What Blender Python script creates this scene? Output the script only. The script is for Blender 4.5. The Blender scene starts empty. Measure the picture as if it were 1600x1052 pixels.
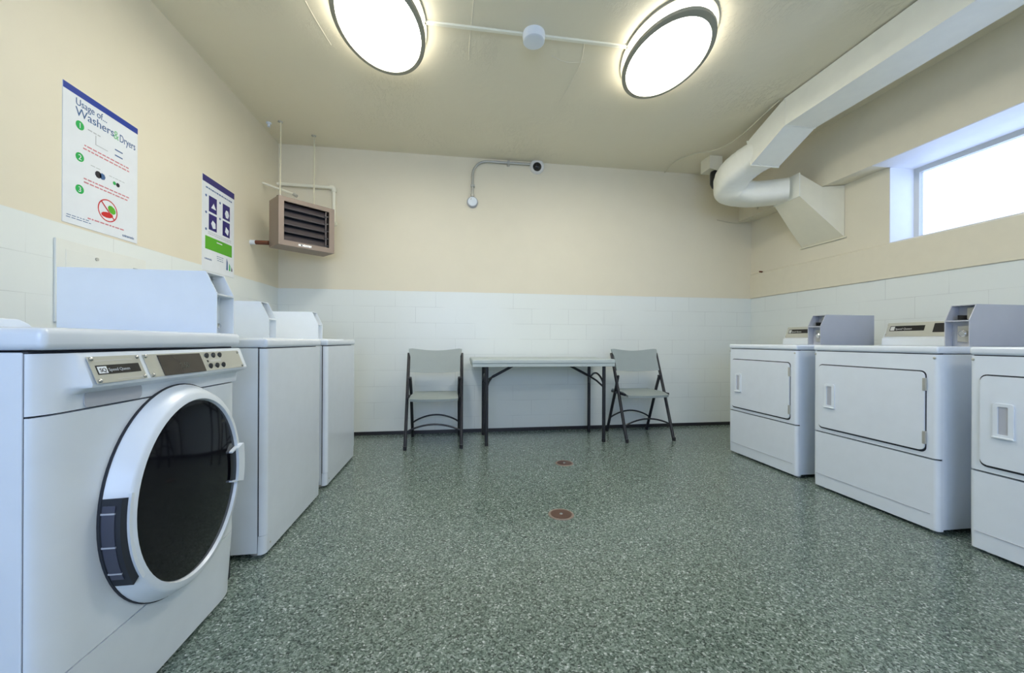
import bpy, bmesh, math, random
from mathutils import Vector, Matrix
random.seed(4)
PI = math.pi
scene = bpy.context.scene
col = scene.collection

# ------------------------------------------------------------------ camera, sky, exposure
CAM_H = 0.94
f_px, yaw, roll, cy = 602.52, 0.1458, 0.0046, 533.77
cam_d = bpy.data.cameras.new('camera'); cam = bpy.data.objects.new('camera', cam_d); col.objects.link(cam)
F = Vector((math.sin(yaw), math.cos(yaw), 0)); R0 = Vector((math.cos(yaw), -math.sin(yaw), 0)); U0 = Vector((0, 0, 1))
Rv = R0*math.cos(roll) + U0*math.sin(roll); Uv = U0*math.cos(roll) - R0*math.sin(roll)
M = Matrix((Rv, Uv, -F)).transposed().to_4x4(); M.translation = Vector((0, 0, CAM_H))
cam.matrix_world = M
cam_d.sensor_width = 36; cam_d.lens = f_px/1600*36; cam_d.sensor_fit = 'HORIZONTAL'
cam_d.shift_y = (cy - 526)/1600
cam_d.clip_start = 0.05
scene.camera = cam
vs = scene.view_settings
vs.view_transform = 'Standard'; vs.look = 'None'; vs.gamma = 1; vs.use_curve_mapping = False
vs.exposure = 0.12
scene.display_settings.display_device = 'sRGB'
world = bpy.data.worlds.new('sky'); scene.world = world; world.use_nodes = True
bg = world.node_tree.nodes['Background']
bg.inputs[0].default_value = (0.49, 0.63, 1.0, 1); bg.inputs[1].default_value = 8.8
scene.cycles.max_bounces = 10; scene.cycles.diffuse_bounces = 6; scene.cycles.transparent_max_bounces = 12
scene.cycles.sample_clamp_indirect = 8
LAMP_E = 27.0
LAMP_C = (1.0, 0.955, 0.85, 1)

# ------------------------------------------------------------------ room numbers (metres)
XL, XR, YB, YF, H = -1.695, 3.377, 4.01, -2.1, 2.84
ZT = 1.446                      # top of the white painted block
SILL, HEAD = 1.727, 2.33
XBEAM = 3.216

def portal(name, loc, sx, sy):
    l = bpy.data.lights.new(name, 'AREA'); l.shape = 'RECTANGLE'; l.size = sx; l.size_y = sy; l.cycles.is_portal = True
    o = bpy.data.objects.new(name, l); col.objects.link(o); o.location = loc
    o.rotation_euler = (0, PI/2, 0)      # -Z towards -X after the turn below
    o.rotation_euler = Vector((-1, 0, 0)).to_track_quat('-Z', 'Y').to_euler()
    return o
WIN = [(0.55, 2.575)]
for k, (a, b) in enumerate(WIN):
    portal('window_sky_portal', (3.68, (a+b)/2, (SILL+HEAD)/2), b-a, HEAD-SILL)
FW = (-1.25, 1.15, 0.95, 2.25)          # unseen window added behind the viewer for daylight: x0, x1, z0, z1
po = portal('window_sky_portal', ((FW[0]+FW[1])/2, YF-0.2, (FW[2]+FW[3])/2), FW[1]-FW[0], FW[3]-FW[2])
po.rotation_euler = Vector((0, 1, 0)).to_track_quat('-Z', 'Z').to_euler()

# ------------------------------------------------------------------ materials
def mat(name, c, rough=0.5, metal=0.0, spec=0.5, bump=None, coat=0.0):
    m = bpy.data.materials.new(name); m.use_nodes = True
    nt = m.node_tree; b = nt.nodes['Principled BSDF']
    b.inputs['Base Color'].default_value = (*c, 1); b.inputs['Roughness'].default_value = rough
    b.inputs['Metallic'].default_value = metal; b.inputs['Specular IOR Level'].default_value = spec
    if coat: b.inputs['Coat Weight'].default_value = coat; b.inputs['Coat Roughness'].default_value = 0.12
    # procedural: every surface gets a little noise in colour and relief
    tc = nt.nodes.new('ShaderNodeTexCoord'); n = nt.nodes.new('ShaderNodeTexNoise'); n.inputs['Scale'].default_value = 14
    nt.links.new(tc.outputs['Object'], n.inputs['Vector'])
    mx = nt.nodes.new('ShaderNodeMix'); mx.data_type = 'RGBA'
    mx.inputs[6].default_value = (*[v*0.96 for v in c], 1); mx.inputs[7].default_value = (*[min(1, v*1.03) for v in c], 1)
    nt.links.new(n.outputs['Fac'], mx.inputs[0]); nt.links.new(mx.outputs[2], b.inputs['Base Color'])
    if bump:
        sc, st = bump
        n2 = nt.nodes.new('ShaderNodeTexNoise'); n2.inputs['Scale'].default_value = sc; n2.inputs['Detail'].default_value = 3
        nt.links.new(tc.outputs['Object'], n2.inputs['Vector'])
        bp = nt.nodes.new('ShaderNodeBump'); bp.inputs['Strength'].default_value = st; bp.inputs['Distance'].default_value = 0.002
        nt.links.new(n2.outputs['Fac'], bp.inputs['Height']); nt.links.new(bp.outputs[0], b.inputs['Normal'])
    return m

def emit(name, c, e):
    m = bpy.data.materials.new(name); m.use_nodes = True; nt = m.node_tree
    b = nt.nodes['Principled BSDF']; b.inputs['Base Color'].default_value = (0.9, 0.9, 0.88, 1)
    b.inputs['Emission Color'].default_value = c; b.inputs['Emission Strength'].default_value = e
    return m

CREAM = (0.765, 0.71, 0.56)
WHITEBLOCK = (0.775, 0.815, 0.79)
def wall_mat(name, axis):
    m = bpy.data.materials.new(name); m.use_nodes = True; nt = m.node_tree; L = nt.links.new; N = nt.nodes.new
    b = nt.nodes['Principled BSDF']
    g = N('ShaderNodeNewGeometry'); s = N('ShaderNodeSeparateXYZ'); L(g.outputs['Position'], s.inputs[0])
    cb = N('ShaderNodeCombineXYZ'); L(s.outputs[axis], cb.inputs[0]); L(s.outputs[2], cb.inputs[1])
    br = N('ShaderNodeTexBrick'); L(cb.outputs[0], br.inputs['Vector'])
    br.inputs['Scale'].default_value = 1; br.inputs['Brick Width'].default_value = 0.4; br.inputs['Row Height'].default_value = 0.1607
    br.inputs['Mortar Size'].default_value = 0.0016; br.inputs['Mortar Smooth'].default_value = 0.6
    br.inputs['Color1'].default_value = (*WHITEBLOCK, 1); br.inputs['Color2'].default_value = (*[v*0.985 for v in WHITEBLOCK], 1)
    br.inputs['Mortar'].default_value = (*[v*0.70 for v in WHITEBLOCK], 1)
    # joints fade in and out under the thick paint
    nf = N('ShaderNodeTexNoise'); nf.inputs['Scale'].default_value = 2.3; L(g.outputs['Position'], nf.inputs['Vector'])
    rr = N('ShaderNodeMapRange'); rr.inputs[1].default_value = 0.38; rr.inputs[2].default_value = 0.58; L(nf.outputs['Fac'], rr.inputs[0])
    mb = N('ShaderNodeMix'); mb.data_type = 'RGBA'; L(rr.outputs[0], mb.inputs[0]); mb.inputs[6].default_value = (*WHITEBLOCK, 1); L(br.outputs['Color'], mb.inputs[7])
    nz = N('ShaderNodeTexNoise'); nz.inputs['Scale'].default_value = 5; nz.inputs['Detail'].default_value = 4; L(g.outputs['Position'], nz.inputs['Vector'])
    # paint edge, a little wavy
    wob = N('ShaderNodeMath'); wob.operation = 'MULTIPLY_ADD'; L(nz.outputs['Fac'], wob.inputs[0]); wob.inputs[1].default_value = 0.012; L(s.outputs[2], wob.inputs[2])
    st = N('ShaderNodeMapRange'); st.inputs[1].default_value = ZT+0.004; st.inputs[2].default_value = ZT+0.008; L(wob.outputs[0], st.inputs[0])
    cr = N('ShaderNodeMix'); cr.data_type = 'RGBA'; L(nz.outputs['Fac'], cr.inputs[0])
    cr.inputs[6].default_value = (*[v*0.97 for v in CREAM], 1); cr.inputs[7].default_value = (*[min(1, v*1.03) for v in CREAM], 1)
    mx = N('ShaderNodeMix'); mx.data_type = 'RGBA'; L(st.outputs[0], mx.inputs[0]); L(mb.outputs[2], mx.inputs[6]); L(cr.outputs[2], mx.inputs[7])
    L(mx.outputs[2], b.inputs['Base Color'])
    ro = N('ShaderNodeMapRange'); L(st.outputs[0], ro.inputs[0]); ro.inputs[3].default_value = 0.32; ro.inputs[4].default_value = 0.5; L(ro.outputs[0], b.inputs['Roughness'])
    n2 = N('ShaderNodeTexNoise'); n2.inputs['Scale'].default_value = 9; n2.inputs['Detail'].default_value = 5; L(g.outputs['Position'], n2.inputs['Vector'])
    ad = N('ShaderNodeMath'); ad.operation = 'SUBTRACT'; L(n2.outputs['Fac'], ad.inputs[0])
    k = N('ShaderNodeMath'); k.operation = 'MULTIPLY'; L(br.outputs['Fac'], k.inputs[0])
    k2 = N('ShaderNodeMath'); k2.operation = 'SUBTRACT'; k2.inputs[0].default_value = 1; L(st.outputs[0], k2.inputs[1]); L(k2.outputs[0], k.inputs[1]); L(k.outputs[0], ad.inputs[1])
    bp = N('ShaderNodeBump'); bp.inputs['Strength'].default_value = 0.25; bp.inputs['Distance'].default_value = 0.004; L(ad.outputs[0], bp.inputs['Height'])
    L(bp.outputs[0], b.inputs['Normal'])
    return m

def ceiling_mat():
    m = bpy.data.materials.new('ceiling_paint'); m.use_nodes = True; nt = m.node_tree; L = nt.links.new; N = nt.nodes.new
    b = nt.nodes['Principled BSDF']; b.inputs['Roughness'].default_value = 0.42
    g = N('ShaderNodeNewGeometry')
    nz = N('ShaderNodeTexNoise'); nz.inputs['Scale'].default_value = 2.2; nz.inputs['Detail'].default_value = 5; L(g.outputs['Position'], nz.inputs['Vector'])
    cr = N('ShaderNodeMix'); cr.data_type = 'RGBA'; L(nz.outputs['Fac'], cr.inputs[0])
    cr.inputs[6].default_value = (0.78, 0.72, 0.555, 1); cr.inputs[7].default_value = (0.82, 0.76, 0.585, 1); L(cr.outputs[2], b.inputs['Base Color'])
    # trowel ridges in patches
    n1 = N('ShaderNodeTexNoise'); n1.inputs['Scale'].default_value = 1.3; L(g.outputs['Position'], n1.inputs['Vector'])
    r1 = N('ShaderNodeMapRange'); r1.inputs[1].default_value = 0.5; r1.inputs[2].default_value = 0.66; L(n1.outputs['Fac'], r1.inputs[0])
    mp = N('ShaderNodeMapping'); mp.inputs['Scale'].default_value = (9, 3.5, 1); mp.inputs['Rotation'].default_value = (0, 0, 0.5); L(g.outputs['Position'], mp.inputs[0])
    n2 = N('ShaderNodeTexNoise'); n2.inputs['Scale'].default_value = 3; n2.inputs['Detail'].default_value = 6; n2.inputs['Roughness'].default_value = 0.65; L(mp.outputs[0], n2.inputs['Vector'])
    ab = N('ShaderNodeMath'); ab.operation = 'SUBTRACT'; L(n2.outputs['Fac'], ab.inputs[0]); ab.inputs[1].default_value = 0.5
    ab2 = N('ShaderNodeMath'); ab2.operation = 'ABSOLUTE'; L(ab.outputs[0], ab2.inputs[0])
    rd = N('ShaderNodeMapRange'); rd.inputs[1].default_value = 0.0; rd.inputs[2].default_value = 0.03; rd.inputs[3].default_value = 1; rd.inputs[4].default_value = 0; L(ab2.outputs[0], rd.inputs[0])
    mu = N('ShaderNodeMath'); mu.operation = 'MULTIPLY'; L(rd.outputs[0], mu.inputs[0]); L(r1.outputs[0], mu.inputs[1])
    n3 = N('ShaderNodeTexNoise'); n3.inputs['Scale'].default_value = 6; n3.inputs['Detail'].default_value = 4; L(g.outputs['Position'], n3.inputs['Vector'])
    ma = N('ShaderNodeMath'); ma.operation = 'MULTIPLY_ADD'; L(mu.outputs[0], ma.inputs[0]); ma.inputs[1].default_value = 0.45; L(n3.outputs['Fac'], ma.inputs[2])
    bp = N('ShaderNodeBump'); bp.inputs['Strength'].default_value = 0.6; bp.inputs['Distance'].default_value = 0.006; L(ma.outputs[0], bp.inputs['Height']); L(bp.outputs[0], b.inputs['Normal'])
    return m

def floor_mat():
    m = bpy.data.materials.new('flake_epoxy'); m.use_nodes = True; nt = m.node_tree; L = nt.links.new; N = nt.nodes.new
    b = nt.nodes['Principled BSDF']
    g = N('ShaderNodeNewGeometry')
    def flakes(scale, seed):
        mp = N('ShaderNodeMapping'); mp.inputs['Location'].default_value = (seed, seed*2, 0); L(g.outputs['Position'], mp.inputs[0])
        nn = N('ShaderNodeTexNoise'); nn.inputs['Scale'].default_value = scale*0.8; L(mp.outputs[0], nn.inputs['Vector'])
        va = N('ShaderNodeVectorMath'); va.operation = 'SCALE'; va.inputs[3].default_value = 0.9/scale; L(nn.outputs['Color'], va.inputs[0])
        vb = N('ShaderNodeVectorMath'); vb.operation = 'ADD'; L(mp.outputs[0], vb.inputs[0]); L(va.outputs[0], vb.inputs[1])
        v = N('ShaderNodeTexVoronoi'); v.inputs['Scale'].default_value = scale; L(vb.outputs[0], v.inputs['Vector'])
        sp = N('ShaderNodeSeparateColor'); L(v.outputs['Color'], sp.inputs[0]); return v, sp
    v1, s1 = flakes(180, 0.0)
    v2, s2 = flakes(300, 3.7)
    cr = N('ShaderNodeValToRGB'); cr.color_ramp.interpolation = 'CONSTANT'; e = cr.color_ramp.elements
    cols = [(0.0, (0.012, 0.020, 0.016)), (0.14, (0.040, 0.062, 0.048)), (0.36, (0.085, 0.118, 0.095)), (0.62, (0.125, 0.165, 0.135)),
            (0.80, (0.18, 0.22, 0.195)), (0.935, (0.29, 0.33, 0.30)), (0.985, (0.45, 0.48, 0.46))]
    e[0].position = 0; e[0].color = (*cols[0][1], 1); e[1].position = cols[1][0]; e[1].color = (*cols[1][1], 1)
    for p, c in cols[2:]:
        k = e.new(p); k.color = (*c, 1)
    L(s1.outputs[0], cr.inputs[0])
    cr2 = N('ShaderNodeValToRGB'); cr2.color_ramp.interpolation = 'CONSTANT'; e = cr2.color_ramp.elements
    e[0].color = (0.035, 0.052, 0.042, 1); e[1].position = 0.35; e[1].color = (0.115, 0.15, 0.125, 1)
    k = e.new(0.85); k.color = (0.26, 0.30, 0.27, 1)
    L(s2.outputs[1], cr2.inputs[0])
    mx = N('ShaderNodeMix'); mx.data_type = 'RGBA'; mx.inputs[0].default_value = 0.28; L(cr.outputs[0], mx.inputs[6]); L(cr2.outputs[0], mx.inputs[7])
    # broad wear
    nz = N('ShaderNodeTexNoise'); nz.inputs['Scale'].default_value = 1.6; nz.inputs['Detail'].default_value = 4; L(g.outputs['Position'], nz.inputs['Vector'])
    hs = N('ShaderNodeMapRange'); hs.inputs[3].default_value = 0.85; hs.inputs[4].default_value = 1.15; L(nz.outputs['Fac'], hs.inputs[0])
    ml = N('ShaderNodeMix'); ml.data_type = 'RGBA'; ml.blend_type = 'MULTIPLY'; ml.inputs[0].default_value = 1; L(mx.outputs[2], ml.inputs[6]); L(hs.outputs[0], ml.inputs[7])
    gn = N('ShaderNodeMix'); gn.data_type = 'RGBA'; gn.blend_type = 'MULTIPLY'; gn.inputs[0].default_value = 1; L(ml.outputs[2], gn.inputs[6]); gn.inputs[7].default_value = FLOOR_GAIN
    L(gn.outputs[2], b.inputs['Base Color'])
    b.inputs['Roughness'].default_value = 0.22; b.inputs['Specular IOR Level'].default_value = 0.5
    bp = N('ShaderNodeBump'); bp.inputs['Strength'].default_value = 0.12; bp.inputs['Distance'].default_value = 0.001; L(v1.outputs['Distance'], bp.inputs['Height'])
    L(bp.outputs[0], b.inputs['Normal'])
    return m
FLOOR_GAIN = (1.42, 1.42, 1.47, 1)

def glass_mat(name='window_glass', tint=(0.95, 0.97, 0.97)):
    m = bpy.data.materials.new(name); m.use_nodes = True; nt = m.node_tree; L = nt.links.new; N = nt.nodes.new
    nt.nodes.remove(nt.nodes['Principled BSDF']); out = nt.nodes['Material Output']
    t = N('ShaderNodeBsdfTransparent'); t.inputs[0].default_value = (*tint, 1); gl = N('ShaderNodeBsdfGlossy'); gl.inputs['Roughness'].default_value = 0.03
    fr = N('ShaderNodeFresnel'); fr.inputs[0].default_value = 1.45; mx = N('ShaderNodeMixShader')
    gm = N('ShaderNodeNewGeometry'); sb = N('ShaderNodeMath'); sb.operation = 'SUBTRACT'; sb.inputs[0].default_value = 1; L(gm.outputs['Backfacing'], sb.inputs[1])
    ml = N('ShaderNodeMath'); ml.operation = 'MULTIPLY'; L(fr.outputs[0], ml.inputs[0]); L(sb.outputs[0], ml.inputs[1])   # reflect on the entering face only
    L(ml.outputs[0], mx.inputs[0]); L(t.outputs[0], mx.inputs[1]); L(gl.outputs[0], mx.inputs[2]); L(mx.outputs[0], out.inputs[0])
    return m

m_back = wall_mat('painted_wall_x', 0); m_side = wall_mat('painted_wall_y', 1)
m_ceil = ceiling_mat(); m_floor = floor_mat(); m_glass = glass_mat(); m_glass_dim = glass_mat('dimmed_window_glass', (0.61, 0.61, 0.60))  # second glass is tinted darker to cut daylight on the reveal
m_cream = mat('cream_paint', CREAM, 0.45, bump=(9, 0.2))
m_cream_metal = mat('cream_duct_paint', (0.80, 0.76, 0.60), 0.35, bump=(6, 0.15))
m_duct = mat('duct_white_paint', (0.88, 0.87, 0.77), 0.38, bump=(6, 0.15))
m_reveal = mat('reveal_white', (0.80, 0.81, 0.84), 0.5, bump=(12, 0.2))
m_frame = mat('window_frame', (0.56, 0.57, 0.54), 0.4)
m_white = mat('white_enamel', (0.74, 0.80, 0.875), 0.22, coat=0.3)
m_white2 = mat('white_plastic', (0.74, 0.80, 0.865), 0.32)
m_coin = mat('coin_box_white', (0.78, 0.83, 0.88), 0.4)
m_panel = mat('panel_paint', (0.77, 0.79, 0.74), 0.35)
m_coin_grey = mat('coin_box_grey', (0.46, 0.48, 0.53), 0.38)
m_gap = mat('dark_gap', (0.02, 0.025, 0.035), 0.7)
m_hinge = mat('hinge_metal', (0.10, 0.11, 0.16), 0.35, metal=0.6)
m_dim = mat('dim_digits', (0.075, 0.085, 0.07), 0.4)
m_black = mat('black_plastic', (0.012, 0.012, 0.014), 0.3)
m_doorglass = mat('tinted_door_glass', (0.006, 0.006, 0.009), 0.06, spec=0.35)
m_fascia = mat('brushed_fascia', (0.50, 0.51, 0.46), 0.38, metal=0.35)
m_steel = mat('steel', (0.62, 0.62, 0.62), 0.25, metal=1.0)
m_zinc = mat('zinc_conduit', (0.50, 0.50, 0.46), 0.4, metal=0.5)
m_label = mat('black_label', (0.01, 0.011, 0.013), 0.25)
m_display = mat('display_window', (0.035, 0.030, 0.027), 0.2)
m_blackmetal = mat('black_powder_coat', (0.014, 0.015, 0.02), 0.35)
m_greyplastic = mat('grey_plastic', (0.30, 0.35, 0.35), 0.5, bump=(120, 0.2))
m_tableplastic = mat('table_plastic', (0.44, 0.50, 0.50), 0.5, bump=(120, 0.2))
m_heater = mat('heater_enamel', (0.30, 0.235, 0.19), 0.45, metal=0.2)
m_louver = mat('heater_louver', (0.14, 0.12, 0.12), 0.4, metal=0.3)
m_copper = mat('rusty_copper', (0.16, 0.055, 0.03), 0.6, metal=0.3)
m_pipe = mat('painted_pipe', (0.86, 0.84, 0.70), 0.4)
m_rod = mat('painted_rod', (0.66, 0.62, 0.46), 0.5)
m_drain = mat('brass_drain', (0.16, 0.09, 0.065), 0.4, metal=0.6)
m_drainrim = mat('drain_rim', (0.22, 0.17, 0.14), 0.5)
m_rubber = mat('black_baseboard', (0.02, 0.02, 0.024), 0.45)
m_paper = mat('poster_paper', (0.78, 0.82, 0.86), 0.35)
m_blue = mat('print_blue', (0.018, 0.05, 0.33), 0.4)
m_navy = mat('print_navy', (0.025, 0.02, 0.17), 0.4)
m_ink = mat('print_dark_blue', (0.05, 0.13, 0.30), 0.4)
m_green = mat('print_green', (0.02, 0.42, 0.09), 0.4)
m_lime = mat('print_lime', (0.10, 0.42, 0.02), 0.4)
m_lgreen = mat('print_light_green', (0.22, 0.55, 0.28), 0.4)
m_red = mat('print_red', (0.60, 0.02, 0.02), 0.4)
m_pink = mat('print_pink', (0.62, 0.22, 0.26), 0.4)
m_grey = mat('print_grey', (0.45, 0.48, 0.50), 0.4)
m_kblack = mat('print_black', (0.01, 0.01, 0.02), 0.4)
m_camdome = mat('camera_dome_glass', (0.008, 0.008, 0.01), 0.08)
m_camshell = mat('camera_shell', (0.78, 0.77, 0.74), 0.4)
m_rim = mat('lamp_rim', (0.34, 0.33, 0.26), 0.5)
m_lamp = emit('lamp_opal', LAMP_C, LAMP_E); m_lampside = emit('lamp_opal_side', LAMP_C, 9.5)
m_grille = mat('grille_grey', (0.55, 0.56, 0.55), 0.5)
m_cable = mat('painted_cable', (0.62, 0.58, 0.44), 0.5)

# ------------------------------------------------------------------ mesh builder
class MB:
    def __init__(s): s.bm = bmesh.new()
    def _bev(s, geom_verts, bev, seg):
        if bev > 0:
            es = list({e for v in geom_verts for e in v.link_edges})
            bmesh.ops.bevel(s.bm, geom=es, offset=bev, segments=seg, profile=0.5, affect='EDGES', clamp_overlap=True)
    def box(s, x0, x1, y0, y1, z0, z1, bev=0, seg=2):
        r = bmesh.ops.create_cube(s.bm, size=1)['verts']
        for v in r:
            v.co = Vector(((x0+x1)/2 + v.co.x*(x1-x0), (y0+y1)/2 + v.co.y*(y1-y0), (z0+z1)/2 + v.co.z*(z1-z0)))
        s._bev(r, bev, seg); return s
    def prism(s, pts, a, b, axis='x', bev=0, seg=2):
        """extrude polygon pts (2d) along axis from a to b"""
        mk = {'x': lambda p, t: (t, p[0], p[1]), 'y': lambda p, t: (p[0], t, p[1]), 'z': lambda p, t: (p[0], p[1], t)}[axis]
        A = [s.bm.verts.new(mk(p, a)) for p in pts]; B = [s.bm.verts.new(mk(p, b)) for p in pts]
        n = len(pts); s.bm.faces.new(A); s.bm.faces.new(B[::-1])
        for i in range(n): s.bm.faces.new((A[i], B[i], B[(i+1) % n], A[(i+1) % n]))
        s._bev(A+B, bev, seg); return s
    def loft(s, rings, cap=True, closed=True):
        R = [[s.bm.verts.new(p) for p in r] for r in rings]; n = len(R[0])
        for a, b in zip(R, R[1:]):
            for i in range(n if closed else n-1):
                s.bm.faces.new((a[i], a[(i+1) % n], b[(i+1) % n], b[i]))
        if cap: s.bm.faces.new(R[0][::-1]); s.bm.faces.new(R[-1])
        return s
    def tube(s, pts, r, n=12, smooth=0):
        pts = [Vector(p) for p in pts]
        if smooth: pts = fillet(pts, smooth)
        rings = []; up = None
        for i, p in enumerate(pts):
            d = ((pts[min(i+1, len(pts)-1)] - pts[max(i-1, 0)])).normalized()
            if up is None: up = Vector((0, 0, 1)) if abs(d.z) < 0.9 else Vector((1, 0, 0))
            u = (up - d*up.dot(d)).normalized(); w = d.cross(u); up = u
            rings.append([p + (u*math.cos(2*PI*k/n) + w*math.sin(2*PI*k/n))*r for k in range(n)])
        return s.loft(rings)
    def lathe(s, prof, c=(0, 0, 0), axis='z', n=32, sx=1, sy=1):
        """prof: (radius, height) list"""
        rings = []
        for r, h in prof:
            r = max(r, 1e-5); ring = []
            for k in range(n):
                a = 2*PI*k/n; x, y = r*math.cos(a)*sx, r*math.sin(a)*sy
                ring.append({'z': (c[0]+x, c[1]+y, c[2]+h), 'y': (c[0]+x, c[1]+h, c[2]+y), 'x': (c[0]+h, c[1]+x, c[2]+y)}[axis])
            rings.append(ring)
        s.loft(rings); return s
    def poly(s, pts):
        s.bm.faces.new([s.bm.verts.new(p) for p in pts]); return s
    def build(s, name, m, parent=None, smooth=False):
        bmesh.ops.recalc_face_normals(s.bm, faces=s.bm.faces)
        me = bpy.data.meshes.new(name); s.bm.to_mesh(me); s.bm.free()
        me.materials.append(m)
        if smooth:
            for p in me.polygons: p.use_smooth = True
            me.set_sharp_from_angle(angle=math.radians(38))
        o = bpy.data.objects.new(name, me); col.objects.link(o)
        if smooth:
            w = o.modifiers.new('weighted', 'WEIGHTED_NORMAL'); w.keep_sharp = True; w.weight = 90
        if parent: o.parent = parent
        return o

def fillet(pts, r, n=6):
    out = [pts[0]]
    for i in range(1, len(pts)-1):
        p = pts[i]; a = (pts[i-1]-p); b = (pts[i+1]-p); k = min(r, a.length/2.01, b.length/2.01)
        A = p + a.normalized()*k; B = p + b.normalized()*k
        for j in range(n+1):
            t = j/n; out.append(A*(1-t)**2 + p*2*t*(1-t) + B*t*t)
    out.append(pts[-1]); return out

def rrect(x0, x1, z0, z1, r, n=5):
    P = []
    for cx, cz, a0 in ((x1-r, z1-r, 0), (x0+r, z1-r, 90), (x0+r, z0+r, 180), (x1-r, z0+r, 270)):
        for k in range(n+1):
            a = math.radians(a0 + 90*k/n); P.append((cx+r*math.cos(a), cz+r*math.sin(a)))
    return P

def frame_ring(mb, outer, inner, y0, y1):
    """flat ring between two equal-length outlines in xz, from y0 to y1"""
    n = len(outer)
    A = [mb.bm.verts.new((x, y0, z)) for x, z in outer]; B = [mb.bm.verts.new((x, y0, z)) for x, z in inner]
    C = [mb.bm.verts.new((x, y1, z)) for x, z in outer]; D = [mb.bm.verts.new((x, y1, z)) for x, z in inner]
    for i in range(n):
        j = (i+1) % n
        mb.bm.faces.new((A[i], A[j], B[j], B[i])); mb.bm.faces.new((C[j], C[i], D[i], D[j]))
        mb.bm.faces.new((A[j], A[i], C[i], C[j])); mb.bm.faces.new((B[i], B[j], D[j], D[i]))
    return mb

def text_mesh(name, body, size, m, parent, loc, rot, depth=0.0004, align='LEFT', sx=1.0):
    c = bpy.data.curves.new(name, 'FONT'); c.body = body; c.size = size; c.extrude = depth; c.align_x = align
    t = bpy.data.objects.new(name, c); col.objects.link(t)
    dg = bpy.context.evaluated_depsgraph_get(); dg.update()
    me = bpy.data.meshes.new_from_object(t.evaluated_get(dg)); me.materials.clear(); me.materials.append(m)
    bpy.data.objects.remove(t); bpy.data.curves.remove(c)
    o = bpy.data.objects.new(name, me); col.objects.link(o); o.parent = parent
    o.location = loc; o.rotation_euler = rot; o.scale = (sx, 1, 1)
    return o

def tag(o, label=None, cat=None, group=None, kind=None):
    if label: o['label'] = label
    if cat: o['category'] = cat
    if group: o['group'] = group
    if kind: o['kind'] = kind
    return o
def thing(name, label, cat, loc=(0, 0, 0), rz=0, group=None):
    o = bpy.data.objects.new(name, None); col.objects.link(o); o.location = loc; o.rotation_euler = (0, 0, rz); o.empty_display_size = 0.1
    return tag(o, label, cat, group)
def copy_tree(o, parent=None):
    c = o.copy(); col.objects.link(c); c.parent = parent
    for ch in list(o.children): copy_tree(ch, c)
    return c
def struct(mb, name, m, smooth=False): return tag(mb.build(name, m, smooth=smooth), kind='structure')

# ------------------------------------------------------------------ room shell
T = 0.25
struct(MB().box(XL-T, 3.70, YF-T, YB+T, -0.12, 0), 'floor', m_floor)
struct(MB().box(XL-T, 3.70, YF-T, YB+T, H, H+0.12), 'ceiling', m_ceil)
struct(MB().box(XL, XR, YB, YB+T, 0, H), 'wall_back', m_back)
struct(MB().box(XL-T, XL, YF-T, YB+T, 0, H), 'wall_left', m_side)
struct(MB().box(XL, FW[0], YF-T, YF, 0, H).box(FW[1], XR, YF-T, YF, 0, H).box(FW[0], FW[1], YF-T, YF, 0, FW[2]).box(FW[0], FW[1], YF-T, YF, FW[3], H), 'wall_front', m_back)
w = bpy.data.objects.new('window_2', None); col.objects.link(w); tag(w, kind='structure')  # added window, out of view, brings blue daylight onto camera-facing sides
MB().box(FW[0], FW[1], YF-0.16, YF-0.11, FW[2], FW[2]+.05).box(FW[0], FW[1], YF-0.16, YF-0.11, FW[3]-.05, FW[3]).box(FW[0], FW[0]+.05, YF-0.16, YF-0.11, FW[2]+.05, FW[3]-.05).box(FW[1]-.05, FW[1], YF-0.16, YF-0.11, FW[2]+.05, FW[3]-.05).build('window_frame', m_frame, w)
MB().box(FW[0]+.04, FW[1]-.04, YF-0.138, YF-0.134, FW[2]+.04, FW[3]-.04).build('window_glass', m_glass, w)
wr = MB()
wr.box(XR, 3.665, YF-T, YB+T, 0, SILL)
wr.box(XR, 3.665, YF-T, YB+T, HEAD, H)
prev = YF-T
for a, b in sorted(WIN):
    wr.box(XR, 3.665, prev, a, SILL, HEAD); prev = b
wr.box(XR, 3.665, prev, YB+T, SILL, HEAD)
struct(wr, 'wall_right', m_side)
# header beam that runs above the windows
struct(MB().box(XBEAM, XR, YF, YB, HEAD, H), 'trim_1', m_cream)
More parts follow.
